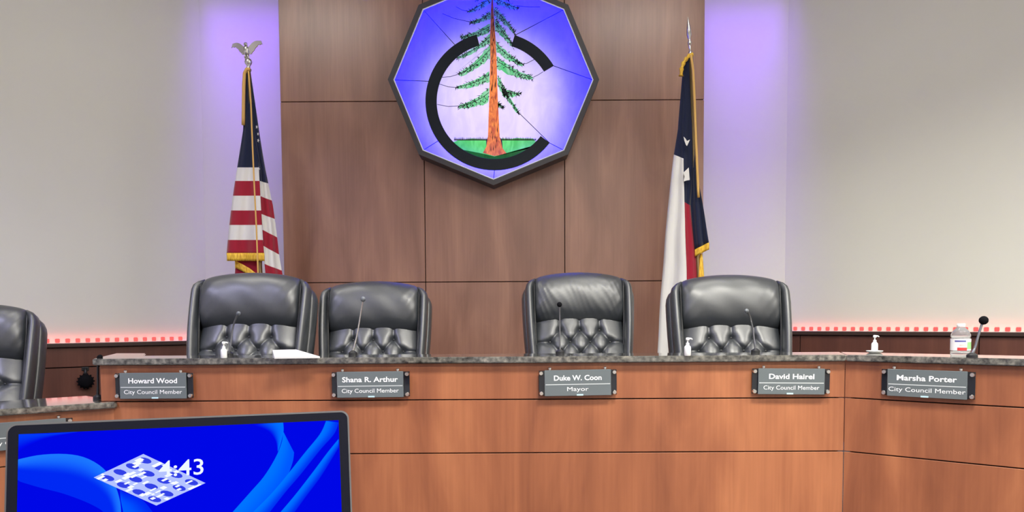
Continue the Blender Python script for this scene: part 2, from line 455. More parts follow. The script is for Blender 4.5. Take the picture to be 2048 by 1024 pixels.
top('countertop', [(kf.x, YC - .001), (kf.x - .0, kf.y), (eL.x, eL.y), (eLb.x, eLb.y), (kL.x - .30 * SA * 0 - .26, YC + .25), (cL.x - .02, YC + .09), (cL.x - .02, YC - .001)], Z_LOW, 'low grey granite worktop left of the centre counter')

# ------------------------------------------------------------------ octagonal emblem
YE = YP - .16                     # glass plane
def ep(px, py, dy=0.0):
    p = at(px, py, YE); return Vector((p.x, YE + dy, p.z))
OC = (987, 160)
def octa(R): return [(OC[0] + R * math.sin(PI / 4 * k), OC[1] + R * math.cos(PI / 4 * k)) for k in range(8)]   # k=0 bottom, counter-clockwise to the right
ec = at(OC[0], OC[1], YP)
em = empty('emblem', (ec.x, YP, ec.z), 'backlit octagonal stained glass emblem with redwood tree and black letter C', 'emblem')
# frame: a mitred box section around the octagon
o_out, o_in = octa(211), octa(200)
vs, fs = [], []
for k in range(8):
    a, b = ep(*o_out[k]), ep(*o_in[k])
    vs += [Vector((a.x, YP, a.z)), Vector((a.x, YE - .012, a.z)), Vector((b.x, YE - .012, b.z)), Vector((b.x, YP, b.z))]
for k in range(8):
    k2 = (k + 1) % 8
    for j in range(4):
        j2 = (j + 1) % 4
        fs.append((k * 4 + j, k2 * 4 + j, k2 * 4 + j2, k * 4 + j2))
mb = MB(); mb.add(vs, fs); mb.build('frame', M_emframe, em, world=True)
# thin bright inner lip of the frame
o_a, o_b = octa(200), octa(197.6)
vs, fs = [], []
for k in range(8):
    a, b = ep(*o_a[k]), ep(*o_b[k])
    vs += [Vector((a.x, YE - .008, a.z)), Vector((b.x, YE - .008, b.z)), Vector((b.x, YE, b.z)), Vector((a.x, YE, a.z))]
for k in range(8):
    k2 = (k + 1) % 8
    for j in range(4):
        j2 = (j + 1) % 4
        fs.append((k * 4 + j, k2 * 4 + j, k2 * 4 + j2, k * 4 + j2))
MB().add(vs, fs).build('inner_lip', M_white, em, world=True)
mb = MB(); mb.add([Vector((ep(*q).x, YP - .003, ep(*q).z)) for q in octa(199)], [tuple(range(8))]); mb.build('back_plate', M_boxin, em, world=True)
# letter C geometry in pixels
CC = (989, 203); RO, RI = 138.0, 115.5
def cp(a, r): a = math.radians(a); return (CC[0] + r * math.cos(a), CC[1] - r * math.sin(a))
def arc(a0, a1, r, n=24): return [cp(a0 + (a1 - a0) * i / n, r) for i in range(n + 1)]
def flat(name, pts, m, dy=0.0, parent=em, th=0.0):
    mb = MB()
    bm = bmesh.new(); vv = [bm.verts.new(ep(x, y, dy)) for x, y in pts]
    f = bm.faces.new(vv); bm.normal_update(); bmesh.ops.triangulate(bm, faces=[f], ngon_method='EAR_CLIP')
    if th:
        r = bmesh.ops.extrude_face_region(bm, geom=bm.faces[:])
        for v in r['geom']:
            if isinstance(v, bmesh.types.BMVert): v.co.y -= th
    mb.bm(bm); return mb.build(name, m, parent, world=True)
V = octa(199)          # glass runs under the lip; 0 bottom,1 lower right,2 right,3 upper right,4 top,5 upper left,6 left,7 lower left
ang = {0: 270, 1: 323, 2: 391, 3: 433, 4: 450, 5: 485, 6: 523, 7: 575, 8: 630}
for k in range(8):
    a0, a1 = ang[k], ang[k + 1]
    r = RI if k == 1 else RO
    a = arc(a0, a1, r, 14)
    pts = [V[k], V[(k + 1) % 8]] + a[::-1]
    if k == 1: pts = [V[1], V[2], cp(391, RO)] + a[::-1] + [cp(323, RO)]
    flat('pane', pts, G_sky, 0)
flat('pane', arc(433, 465, RO, 8) + arc(433, 465, RI, 8)[::-1], G_sky, 0)          # between the two arms of the letter
# letter C, black glass in two arms
flat('letter_segment', arc(465, 683, RO, 60) + arc(465, 683, RI, 60)[::-1], M_black, -.002, th=.005)
flat('letter_segment', arc(391, 433, RO, 16) + arc(391, 433, RI, 16)[::-1], M_black, -.002, th=.005)
def zc(x, y): return (760 + x / 2.5609, y / 2.5609)
trunk_l = [zc(*p) for p in ((570, 0), (567, 100), (563, 200), (565, 300), (562, 400), (560, 500), (556, 600), (553, 700), (545, 750), (527, 783))]
trunk_r = [zc(*p) for p in ((579, 0), (584, 100), (592, 200), (597, 300), (600, 400), (603, 500), (608, 600), (613, 700), (628, 760), (652, 790))]
base_y = 309
flat('trunk', [(984.5, -34)] + trunk_l + [(988, 312)] + trunk_r[::-1], G_bark, -.001)
# fissures painted on the bark
mb = MB(); rr = random.Random(7)
for i in range(46):
    v = rr.random() ** .8; y = 20 + v * 285
    wdt = 5 + 14 * v ** 1.5; x = 985.5 + v * 3 + rr.uniform(-.8, .8) * wdt * .55
    l = rr.uniform(5, 16); dx = rr.uniform(-1.5, 1.5); h = rr.uniform(.4, 1.1)
    mb.add([ep(x - h, y, -.0025), ep(x + dx, y - l, -.0025), ep(x + h, y, -.0025), ep(x + dx * .5, y + l * .4, -.0025)], [(0, 1, 2, 3)])
tag(mb.build('bark_fissures', mat('bark_paint', (.10, .02, .012), .6), em, world=True), kind='stuff')
# sky inside the letter, left and right of the trunk, down to the tree line
hl = [(907, 284), (918, 280), (930, 279), (944, 277), (956, 278), (972, 279)]
hr = [(1004, 277), (1020, 278), (1034, 276), (1050, 277), (1066, 277), (1071, 283)]
ti_l = [p for p in trunk_l if 92 < p[1] < 276]; ti_r = [p for p in trunk_r if 92 < p[1] < 276]
aL = arc(452, 585 , RI, 40); aL = [p for p in aL if p[1] < 282]
flat('pane', [(984.0, aL[0][1])] + aL + hl + [(974.5, 277)] + ti_l[::-1], G_sky, 0)
aR = arc(448, 318, RI, 40); aR = [p for p in aR if p[1] < 282]
flat('pane', [(990.0, aR[0][1])] + aR + hr[::-1] + [(1001, 277)] + ti_r[::-1], G_sky, 0)
lawn_b = arc(225, 315, RI, 30)
tl_low = [p for p in trunk_l if p[1] > 276]; tr_low = [p for p in trunk_r if p[1] > 276]
flat('lawn', hl + tl_low + [(988, 312)] + [p for p in arc(269.5, 223, RI, 24) if p[1] > 285], G_lawn, 0)
flat('lawn', hr + [p for p in arc(318, 270, RI, 24) if p[1] > 284] + [(988, 312)] + tr_low[::-1], G_lawn, 0)
low = [p for p in arc(309, 231, RI, 30)]
flat('lawn', [(CC[0] + 66, 298), (CC[0] + 30, 306), (CC[0], 313), (CC[0] - 30, 306), (CC[0] - 62, 300)] + low[::-1], G_lawnd, -.0015)
# far tree line, little dark points
mb = MB()
for a, b in ((908, 972), (1004, 1070)):
    x = a
    while x < b:
        w_ = rr.uniform(1.5, 3.5); h = rr.uniform(1.5, 5)
        mb.add([ep(x, 281, -.002), ep(x + w_ / 2, 278 - h, -.002), ep(x + w_, 281, -.002)], [(0, 1, 2)]); x += w_ * .8
tag(mb.build('tree_line', M_needle, em, world=True), kind='stuff')
# branches: green glass fronds with painted needles
def branch(p0, p1, sag, wid, seed):
    rr = random.Random(seed)
    p0, p1 = Vector(p0), Vector(p1); n = 16
    q = lambda t: (p0.lerp(p1, t) + Vector((0, sag * 4 * t * (1 - t))))
    up, lo = [], []
    for i in range(n + 1):
        t = i / n; c = q(t); ww = wid * (1.0 - .72 * t) * (.75 + .5 * rr.random())
        if i == n: ww = .6
        up.append((c.x + rr.uniform(-1, 1), c.y - ww * .35)); lo.append((c.x + rr.uniform(-1.2, 1.2), c.y + ww * .65))
    b = flat('branch', up + lo[::-1], G_leaf, -.0035)
    mb = MB()
    for i in range(int(22 + wid * 2.2)):
        t = rr.random(); c = q(t); s = 1 if p1.x > p0.x else -1
        ww = wid * (1 - .7 * t); y0 = c.y + rr.uniform(-.45, .65) * ww
        a = rr.choice((-1, 1)) * rr.uniform(.5, 1.25) + (.2 if t > .5 else .5); ln = rr.uniform(3.0, 7.5)
        dx, dy = s * ln * math.cos(a), ln * math.sin(a); k = rr.uniform(.55, 1.25)
        mb.add([ep(c.x - dy / ln * k, y0 + dx / ln * k, -.0045), ep(c.x + dx, y0 + dy, -.0045), ep(c.x + dy / ln * k, y0 - dx / ln * k, -.0045)], [(0, 1, 2)])
    pts = [q(i / 12) for i in range(13)]
    for a, c in zip(pts[:-1], pts[1:]):
        d = (c - a).normalized(); nn = Vector((-d.y, d.x)) * .55
        mb.add([ep(*(a + nn), -.0043), ep(*(c + nn), -.0043), ep(*(c - nn), -.0043), ep(*(a - nn), -.0043)], [(0, 1, 2, 3)])
    tag(mb.build('needles', M_needle, b, world=True), kind='stuff')
lb = [((570, -15), (450, 60), 8, 22), ((566, 70), (462, 115), 8, 20), ((564, 135), (410, 192), 10, 24), ((563, 190), (395, 297), 12, 22),
      ((562, 255), (402, 382), 14, 34), ((560, 385), (390, 447), 10, 24), ((558, 475), (400, 545), 14, 34),
      ((568, -60), (490, 0), 6, 18)]
rb = [((581, -15), (705, 42), 6, 22), ((584, 50), (690, 170), -8, 30), ((588, 115), (684, 240), -6, 34), ((595, 230), (735, 332), 10, 28),
      ((598, 310), (785, 398), 14, 34), ((602, 400), (712, 580), 8, 30), ((625, 465), (720, 480), 6, 22), ((578, -60), (660, 0), 6, 18), ((604, 530), (632, 550), 2, 12)]
for i, (a, b, s, wd) in enumerate(lb + rb):
    branch(zc(*a), zc(*b), s / 2.56, wd / 2.56 * 1.9, 100 + i)
# lead came lines
def came(pts, hw=.75):
    mb = MB()
    P = [ep(x, y, -.002) for x, y in pts]
    mb.tube(P, hw * YE / F * .9, 6); mb.build('lead_came', M_lead, em, world=True)
for k in (0, 1, 2, 3, 5, 6, 7):
    came([V[k], cp(ang[k], RO)])
came([cp(323, RO), (1040, 228)]); came([cp(215, RI), cp(215, RO)], .6); came([cp(270, RI), cp(270, RO)], .6)
for pts in ([(320, 70), (380, 95), (470, 115)], [(390, 35), (420, 52), (455, 60)], [(312, 397), (360, 393), (405, 380)], [(302, 430), (350, 445), (400, 450)],
            [(293, 535), (350, 546), (405, 543)], [(785, 396), (812, 383), (835, 368)], [(710, 330), (750, 326), (790, 305)], [(700, 30), (760, 36), (820, 36)]):
    came([zc(*p) for p in pts], .6)
# lamps inside the box: blue strips round the rim, a white panel behind the centre
BLUE = (.0012, .0004, 1.0)
for k in range(8):
    a, b = ep(*octa(192)[k]), ep(*octa(192)[(k + 1) % 8]); mid = (a + b) / 2; c0 = ep(*OC)
    o = area('emblem_rim_light', (mid.x, YE + .055, mid.z), (0, 0, 0), (a - b).length * .98, .02, 4.2 if mid.z > c0.z else 2.2, BLUE, 180)
    inward = Vector((c0.x - mid.x, 0, c0.z - mid.z)).normalized()
    z = -(inward * .55 + Vector((0, -1, 0))).normalized(); x = (b - a).normalized(); x.y = 0; x.normalize(); y = z.cross(x)
    o.rotation_euler = Matrix((x, y, z)).transposed().to_euler()
cc = ep(988, 205)
o = area('emblem_panel_light', (cc.x, YP - .01, cc.z), (cc.x, 0, cc.z), 1.0, 1.0, 3.1, (1.0, .90, .98), 180); o.data.shape = 'DISK'

# ------------------------------------------------------------------ tufted executive chair
RECL = Matrix.Translation((0, .24, .46)) @ Matrix.Rotation(math.radians(-11), 4, 'X')
def Bk(u, w_, d): return RECL @ Vector((u, -d, w_))       # back coordinates: across, up, forward
def tufted():
    nu, nw = 110, 100
    U, W = np.meshgrid(np.linspace(-.256, .256, nu), np.linspace(.0, .575, nw))
    su, sw = .118, .073
    btn = []
    wtop = .450
    for r in range(7):
        k = 3 if r % 2 == 0 else 4
        for i in range(k): btn.append((r, (i - (k - 1) / 2) * su, wtop - r * sw))
    seg = []
    for r, u, w_ in btn:
        for r2, u2, w2 in btn:
            if r2 == r + 1 and abs(abs(u2 - u) - su / 2) < .01: seg.append((u, w_, u2, w2))
        if r == 0: seg.append((u, w_, u, .60))
        if r == 6: seg.append((u, w_, u, -.02))
        if r % 2 == 1 and abs(u) > su * 1.4: seg.append((u, w_, math.copysign(.30, u), w_ - .002))
    db = np.full(U.shape, 9.0)
    for _, u, w_ in btn: db = np.minimum(db, np.hypot(U - u, W - w_))
    de = np.full(U.shape, 9.0)
    for a, b, c, d in seg:
        vx, vy = c - a, d - b; l2 = vx * vx + vy * vy
        t = np.clip(((U - a) * vx + (W - b) * vy) / l2, 0, 1)
        de = np.minimum(de, np.hypot(U - a - t * vx, W - b - t * vy))
    puff = .050 * (1 - np.abs(U / .266) ** 4) * (1 - np.clip((W - .525) / .05, 0, 1) ** 2) + .34 * np.clip(.525 - W, 0, .26)
    h = puff + .018 * (1 - np.exp(-de / .012)) + .030 * (1 - np.exp(-(db / .019) ** 1.4)) - .030
    h = h + .0012 * np.sin(U * 90 + 14 * np.sin(W * 17)) * np.exp(-db / .03)
    P = [[Bk(-.268, W[j, 0], -.03)] + [Bk(U[j, i], W[j, i], .02 + h[j, i]) for i in range(nu)] + [Bk(.268, W[j, 0], -.03)] for j in range(nw)]
    mb = MB().grid(P)
    bt = []
    for r, u, w_ in btn: bt.append(Bk(u, w_, .02 + float(.050 * (1 - abs(u / .266) ** 4)) + .34 * min(.26, max(0, .525 - w_)) - .024))
    return mb, bt
def headrest(crease=0.0):
    nu, nv = 96, 64; P = []
    for i in range(nu):
        s = -1 + 2 * i / (nu - 1); u = .264 * s
        e = max(1e-3, (1 - abs(s) ** 9)) ** (1 / 3.0)
        top_ = .032 * (1 - s * s)
        ring = []
        for j in range(nv):
            a = 2 * PI * j / nv; c, sn = math.cos(a), math.sin(a)
            px = math.copysign(abs(c) ** .97, c); py = math.copysign(abs(sn) ** .93, sn)
            hh = .147 + top_ / 2; cw = .637 + top_ / 2
            f = .112 if px > 0 else .075
            d = .02 + f * px * (.35 + .65 * e); w_ = cw + hh * py * (.84 + .16 * e)
            front = max(0, px)
            cr = .0016 * math.sin(9 * s + 5 * py) * front + .0022 * math.sin(26 * (s - .45 * py) + 3 * s * s) * abs(s) ** 4 * front
            cr += crease * math.sin(44 * (s + .30 * py) + 2.5 * math.sin(7 * s)) * front * (.25 + .75 * abs(s)) * (.4 + .6 * (py < .5))
            ring.append(Bk(u, w_, d + cr))
        P.append(ring)
    mb = MB().grid(P, closed_u=True)
    mb.f.append(tuple(range(nv))); mb.f.append(tuple((nu - 1) * nv + j for j in range(nv))); mb.m += [0, 0]
    return mb
def roll(sg):
    """inner side roll of the back: a padded oval tube from the shoulder down to the seat"""
    path, rad = [], []
    for i in range(34):
        t = i / 33.0
        w_ = .770 - .770 * t
        u = .296 - .040 * (1 - min(1, t / .10)) ** 2 - .05 * t * t
        d = .030 + .045 * math.sin(PI * min(1, t * .9)) + .05 * t
        path.append(Bk(sg * u, w_, d)); rad.append(.056 * math.sqrt(min(1, .12 + t / .07)))
    return MB().tube(path, rad, 18, sy=.46, up=Vector((1, 0, 0)))
def outer(sg):
    path, rad = [], []
    for i in range(34):
        t = i / 33.0
        w_ = .748 - .748 * t
        u = .320 - .050 * (1 - min(1, t / .12)) ** 2 - .06 * t * t
        path.append(Bk(sg * u, w_, -.015 + .03 * t)); rad.append(.058 * math.sqrt(min(1, .12 + t / .07)))
    return MB().tube(path, rad, 16, sy=.36, up=Vector((1, 0, 0)))
def make_chair():
    t = empty('executive_chair', (0, 0, 0), 'chair', 'chair')
    up = []
    def part(mb, n, m, sm=True, p=None):
        o = mb.build(n, m, p or t, smooth=sm)
        if p is None: up.append(o)
        return o
    mb, bt = tufted(); cu = part(mb, 'tufted_back', M_leather)
    bme = MB().ball((0, 0, 0), .010, (1, .6, 1), 12, 8).mesh('button', M_piping, True)
    for p in bt:
        o = bpy.data.objects.new('button', bme); COL.objects.link(o); o.parent = cu; o.location = p
    part(headrest(), 'headrest', M_leather)
    for s in (-1, 1):
        part(roll(s), 'side_roll', M_leather); part(outer(s), 'outer_roll', M_leather)
        path = [Bk(s * (.266 - .04 * (k / 20) ** 2), .745 - .745 * k / 20, .070 + .02 * math.sin(PI * k / 20)) for k in range(21)]
        part(MB().tube(path, .006, 8), 'piping', M_piping)
    mb = MB()
    prof = []
    n = 20
    for k in range(n + 1):
        s = -1 + 2 * k / n; prof.append((.302 * s, .758 + .034 * (1 - s * s) - (.03 if abs(s) > .98 else 0)))
    prof = prof + [(.280, 0), (-.280, 0)]
    mb.prism(prof, .0, .07, RECL @ Matrix(((1, 0, 0, 0), (0, 0, 1, 0), (0, 1, 0, 0), (0, 0, 0, 1))), bev=.018)
    part(mb, 'back_shell', M_leather, 40)
    part(MB().box((-.25, -.27, .38), (.25, .24, .51), bev=.05, seg=4), 'seat', M_leather)
    for s in (-1, 1):
        path = [Vector((s * .255, .20, .60)), Vector((s * .255, .05, .66)), Vector((s * .255, -.15, .665)), Vector((s * .255, -.23, .62)), Vector((s * .255, -.24, .50)), Vector((s * .25, -.2, .41))]
        part(MB().tube(path, [.024, .030, .032, .030, .028, .024], 14), 'armrest', M_leather)
    part(MB().box((-.12, -.12, .34), (.12, .12, .385), bev=.01), 'seat_plate', M_plastic)
    col = MB().lathe([(.026, .08), (.026, .22), (.018, .225), (.018, .345)], 16).build('gas_column', M_stem, t, smooth=40)
    for k in range(5):
        a = 2 * PI * k / 5 + .3; R = Matrix.Rotation(a, 4, 'Z')
        mb = MB().tube([R @ Vector((.02, 0, .105)), R @ Vector((.13, 0, .095)), R @ Vector((.25, 0, .075))], [.030, .026, .020], 10)
        lg = mb.build('leg', M_plastic, t, smooth=True)
        mb = MB()
        for s in (-1, 1):
            mb.lathe([(.026, -.010), (.028, -.006), (.028, .006), (.026, .010)], 16, Matrix.Translation(R @ Vector((.25, s * .016, .0285))) @ R @ Matrix.Rotation(PI / 2, 4, 'X'))
        mb.build('caster', M_plastic, lg, smooth=40)
    return t, up
proto, upp = make_chair()
chairs = [  # px of centre, py of top centre, depth of the back, floor height, yaw degrees, scale, label
    (506, 547, 4.06, DAIS, 2, 1.0, 'tufted black leather chair in front of the striped flag'),
    (750, 564, 4.26, DAIS, 3, .955, 'shorter tufted black leather chair behind the tall thin microphone, right of the striped-flag chair'),
    (1156, 546, 4.48, DAIS, 0, 1.0, 'tufted black leather chair with a creased headrest, behind the mayor nameplate'),
    (1457, 551, 4.12, DAIS, -6, 1.0, 'tufted black leather chair in front of the blue, white and red lone-star flag'),
    (-62, 608, 3.86, DAISL, 20, 1.0, 'tufted black leather chair behind the low left counter, cut by the picture edge'),
]
ups = set(o.name.split('.')[0] for o in upp)
for i, (px, py, Y, fz, yaw, sc, label) in enumerate(chairs):
    c = proto if i == 0 else copy_tree(proto)
    p = at(px, py, Y); yr = math.radians(yaw)
    bx, by = -math.sin(yr) * .35, math.cos(yr) * .35
    c.location = (p.x - bx, Y - by, fz); c.rotation_euler = (0, 0, yr)
    c.scale = (sc, sc, sc); dz = (p.z - fz) / sc - 1.262
    for ch in c.children:
        if ch.name.split('.')[0] in ups: ch.location.z = dz
        if ch.name.startswith('gas_column'): ch.scale.z = 1 + dz / .30
    if i == 2:
        for ch in c.children:
            if ch.name.startswith('headrest'): ch.data = headrest(.0015).mesh('headrest', M_leather, True)
    tag(c, label, 'chair', 'executive chairs along the dais')

# ------------------------------------------------------------------ nameplates
def text_mesh(txt, height, width=None, bold=0.0, ext=.0006):
    cu = bpy.data.curves.new('lettering', 'FONT'); cu.body = txt; cu.align_x = 'CENTER'; cu.align_y = 'CENTER'
    cu.size = 1.0; cu.offset = bold; cu.resolution_u = 3
    o = bpy.data.objects.new('lettering', cu); COL.objects.link(o)
    me = bpy.data.meshes.new_from_object(o.evaluated_get(bpy.context.evaluated_depsgraph_get()))
    bpy.data.objects.remove(o); bpy.data.curves.remove(cu)
    xs_ = [v.co.x for v in me.vertices]; ys_ = [v.co.y for v in me.vertices]
    k = height / .73; cx, cy = (min(xs_) + max(xs_)) / 2, .0
    kx = k if width is None else width / (max(xs_) - min(xs_))
    vs = [(( v.co.x - cx) * kx, 0, (v.co.y - cy) * k) for v in me.vertices]
    fs = [tuple(p.vertices) for p in me.polygons]
    bpy.data.meshes.remove(me); return vs, fs
def nameplate(p, rz, name, title, wn, wt, label, tilt=0.0, sc=1.0):
    """local: x along the counter, -y towards the viewer, z up"""
    t = empty('nameplate', p, label, 'nameplate', rz, 'nameplates on the counter fronts')
    t.rotation_euler = (0, tilt, rz); t.scale = (sc, sc, sc)
    MB().box((-.168, -.0165, -.054), (.168, -.0125, .054), bev=.001, seg=1).build('back_plate', M_acryl, t)
    MB().box((-.144, -.026, -.056), (.142, -.0195, .056), bev=.001, seg=1).build('face_plate', M_face, t)
    for x in (-.158, .157):
        for z in (-.044, .043):
            R = Matrix.Translation((x, -.0006, z)) @ Matrix.Rotation(PI / 2, 4, 'X')
            MB().lathe([(.006, 0), (.006, .0125), (.0095, .0165), (.0095, .024), (.0075, .027)], 16, R).build('standoff', M_chrome, t, smooth=40)
    for x in (-.120, .118):
        MB().lathe([(.004, .050), (.004, .0575), (.0075, .0585), (.0075, .066), (.005, .068)], 14, Matrix.Translation((x, -.0185, 0))).build('top_clip', M_chrome, t, smooth=40)
    MB().box((-.140, -.0266, -.0085), (.138, -.0258, -.0045)).build('divider_line', M_line, t)
    tb = random.Random(name).uniform(-.01, .01)
    MB().box((tb - .014, -.0272, -.0555), (tb + .014, -.0255, -.049)).build('tab', M_tab, t)
    for txt, h, w_, z, nm, bo in (r_ for r_ in ((name, .0225, wn, .0205, 'name_lettering', .022), (title, .0185, wt, -.0275, 'title_lettering', .0)) if r_[0]):
        vs, fs = text_mesh(txt, h, w_, bo)
        MB().add([(v[0] - .001, -.0268, v[2] + z) for v in vs], fs).build(nm, M_text, t)
pxs = lambda x, y: at(x, y, YC)
q = pxs(312, 770.5); nameplate((q.x, YC, q.z), 0, 'Howard Wood', 'City Council Member', .210, .250, 'dark nameplate at the left end of the high counter, under the sanitizer bottle')
q = pxs(743, 768); nameplate((q.x, YC, q.z), 0, 'Shana R. Arthur', 'City Council Member', .240, .245, 'grey nameplate on the counter above the monitor corner, second from left on the high counter', -.006)
q = pxs(1155, 764.5); nameplate((q.x, YC, q.z), 0, 'Duke W. Coon', 'Mayor', .205, .092, 'grey nameplate with the title Mayor on the middle of the counter', -.012)
q = pxs(1579, 762); nameplate((q.x, YC, q.z), 0, 'David Hairel', 'City Council Member', .195, .240, 'grey nameplate on the high counter just left of its angled corner', .012)
q = at_plane(1855, 767, cR, nR); nameplate((q.x, q.y, q.z), -ANG, 'Marsha Porter', 'City Council Member', .215, .275, 'grey nameplate on the right angled counter wing', .0)
q = at_plane(50, 868, kL, nL); nameplate((q.x, q.y, q.z), ANG, '', 'City Council Member', .21, .25, 'dark nameplate on the low left counter wing, mostly hidden behind the monitor')

# ------------------------------------------------------------------ gooseneck microphones
def mic(base, pts, head, label, stem_m, head_m, head_r=.011, head_len=.02, r=.0042):
    t = empty('gooseneck_microphone', base, label, 'microphone', 0, 'gooseneck microphones on the counters')
    MB().lathe([(.020, 0), (.020, .010), (.013, .016), (.007, .020)], 20).build('base', M_plastic, t, smooth=40)
    P = [Vector((0, 0, .015))] + [Vector(p) - Vector(base) for p in pts]
    # smooth the path
    Q = []
    for i in range(len(P) - 1):
        p0, p1, p2, p3 = P[max(i - 1, 0)], P[i], P[i + 1], P[min(i + 2, len(P) - 1)]
        for k in range(6):
            s = k / 6
            Q.append(.5 * ((2 * p1) + (p2 - p0) * s + (2 * p0 - 5 * p1 + 4 * p2 - p3) * s * s + (3 * p1 - p0 - 3 * p2 + p3) * s ** 3))
    Q.append(P[-1])
    rad = [r * (1.25 if i < len(Q) * .25 else 1.0) for i in range(len(Q))]
    MB().tube(Q, rad, 8).build('gooseneck', stem_m, t, smooth=True)
    d = (Vector(head) - Vector(base) - P[-1]).normalized()
    R = d.to_track_quat('Z', 'Y').to_matrix().to_4x4()
    MB().ball(Q[-1] + d * head_len * .6, head_r, (1, 1, head_len / head_r), 16, 12, R).build('head', head_m, t, smooth=True)
def mics(base_px, pl, head, Y, label, sm, hm, hr=.011, hl=.02, r=.0042, z=None):
    b = at(base_px[0], base_px[1], Y); b.z = z if z is not None else Z_TOP
    bq = Vector((b.x, Y, b.z))
    mic(bq, [at(x, y, yy) for x, y, yy in pl], at(*head), label, sm, hm, hr, hl, r)
mics((458, 713), [(461, 690, 3.42), (465, 660, 3.42), (470, 641, 3.40), (476, 629, 3.37)], (480, 622, 3.33), 3.42, 'grey gooseneck microphone with bent tip beside the leftmost sanitizer bottle', M_stem, M_greymic, .010, .018)
mics((706, 713), [(714, 670, 3.42), (721, 630, 3.42), (726, 600, 3.41)], (727, 590, 3.37), 3.42, 'tall thin silver microphone in front of the shorter chair, right of the striped-flag chair', M_chrome, M_greymic, .012, .014, .0035)
mics((1120, 711), [(1120, 680, 3.42), (1119.5, 640, 3.42), (1119, 610, 3.41)], (1119, 603, 3.36), 3.42, 'upright thin microphone with round dark head in front of the creased headrest chair', M_stem, M_foam, .012, .012, .0033)
mics((1511, 710), [(1509, 685, 3.42), (1505, 655, 3.42), (1500, 634, 3.40), (1494, 622, 3.36)], (1489, 620, 3.30), 3.42, 'grey gooseneck microphone hooked over to the left before the lone-star flag chair', M_stem, M_greymic, .010, .016)
bb = at_z(1944, 715, Z_TOP)
mics((1944, 713), [(1950, 695, bb.y), (1957, 670, bb.y), (1965, 645, bb.y)], (1973, 630, bb.y - .02), bb.y, 'black gooseneck microphone beside the water bottle', M_stem, M_foam, .017, .017, .0048)
mics((196, 801), [(196, 770, 3.30), (196, 735, 3.30), (198, 718, 3.29)], (203, 709, 3.27), 3.30, 'dark upright microphone at the end of the low left worktop', M_plastic, M_foam, .012, .018, .005, z=Z_LOW)

# ------------------------------------------------------------------ bottles
def sanitizer(px, py_base, py_top, label, loc=None):
    b = loc or at_z(px, py_base, Z_TOP)
    h = (py_base - py_top) * b.y / F
    t = empty('pump_bottle', b, label, 'bottle', .3, 'white pump bottles on the counter')
    k = h / .1
    MB().lathe([(.016 * k, 0), (.0185 * k, .003), (.0185 * k, .042 * k), (.017 * k, .050 * k), (.010 * k, .058 * k), (.008 * k, .060 * k)], 24).build('bottle_body', M_white, t, smooth=40)
    MB().lathe([(.0095 * k, .059 * k), (.0095 * k, .070 * k), (.004 * k, .071 * k), (.004 * k, .086 * k)], 18).build('collar', M_white, t, smooth=40)
    mb = MB().lathe([(.009 * k, .085 * k), (.010 * k, .088 * k), (.010 * k, .096 * k), (.007 * k, .100 * k)], 18)
    mb.tube([(0, 0, .094 * k), (.018 * k, -.006 * k, .094 * k), (.024 * k, -.008 * k, .089 * k)], [.005 * k, .0042 * k, .0035 * k], 8)
    mb.build('pump_head', M_white, t, smooth=40)
    return t
sanitizer(448, 716.2, 683, 'white pump bottle on the counter in front of the striped-flag chair')
sanitizer(1375, 711.5, 675, 'white pump bottle on the counter in front of the lone-star flag chair')
sp = at_z(1749, 706, Z_TOP)
t = empty('saucer', sp, 'small white saucer under the pump bottle near the right counter corner', 'saucer')
MB().lathe([(.020, 0), (.028, .002), (.036, .010), (.034, .011), (.020, .006), (.001, .005)], 28).build('dish', M_white, t, smooth=40)
sanitizer(1748, 703, 670, 'white pump bottle standing on the small saucer', Vector((sp.x, sp.y, sp.z + .0065)))

wb = at_z(1920.5, 712, Z_TOP); k = (712 - 660) * wb.length / F / .118
wt = empty('water_bottle', wb, 'clear plastic water bottle with a red and green label on the right wing', 'bottle')
M_pet = mat('clear_plastic', (.95, .96, .98), .07, 0, .5, **{'Transmission Weight': .84, 'IOR': 1.25})
prof = [(.030, 0), (.0325, .004), (.0325, .016), (.031, .018), (.0325, .020), (.0325, .064), (.030, .067), (.0325, .071), (.032, .078), (.026, .092), (.016, .102), (.012, .105), (.012, .110)]
MB().lathe([(r * k, z * k) for r, z in prof], 32).build('bottle_body', M_pet, wt, smooth=40)
MB().lathe([(.0132 * k, .107 * k), (.0138 * k, .109 * k), (.0138 * k, .117 * k), (.0125 * k, .119 * k)], 24).build('cap', M_white, wt, smooth=40)
M_lab = mat('printed_label', (.9, .9, .88), .4)
b = M_lab.node_tree.nodes['Principled BSDF']
tc = N(M_lab, 'ShaderNodeTexCoord'); sx = N(M_lab, 'ShaderNodeSeparateXYZ'); L(M_lab, tc.outputs['Object'], sx.inputs[0])
def band(lo_x, hi_x, lo_z, hi_z):
    out = None
    for s, th, op in ((0, lo_x, 'GREATER_THAN'), (0, hi_x, 'LESS_THAN'), (2, lo_z, 'GREATER_THAN'), (2, hi_z, 'LESS_THAN')):
        n = N(M_lab, 'ShaderNodeMath'); n.operation = op; L(M_lab, sx.outputs[s], n.inputs[0]); n.inputs[1].default_value = th
        if out is None: out = n
        else:
            m = N(M_lab, 'ShaderNodeMath'); m.operation = 'MULTIPLY'; L(M_lab, out.outputs[0], m.inputs[0]); L(M_lab, n.outputs[0], m.inputs[1]); out = m
    return out
prev = None
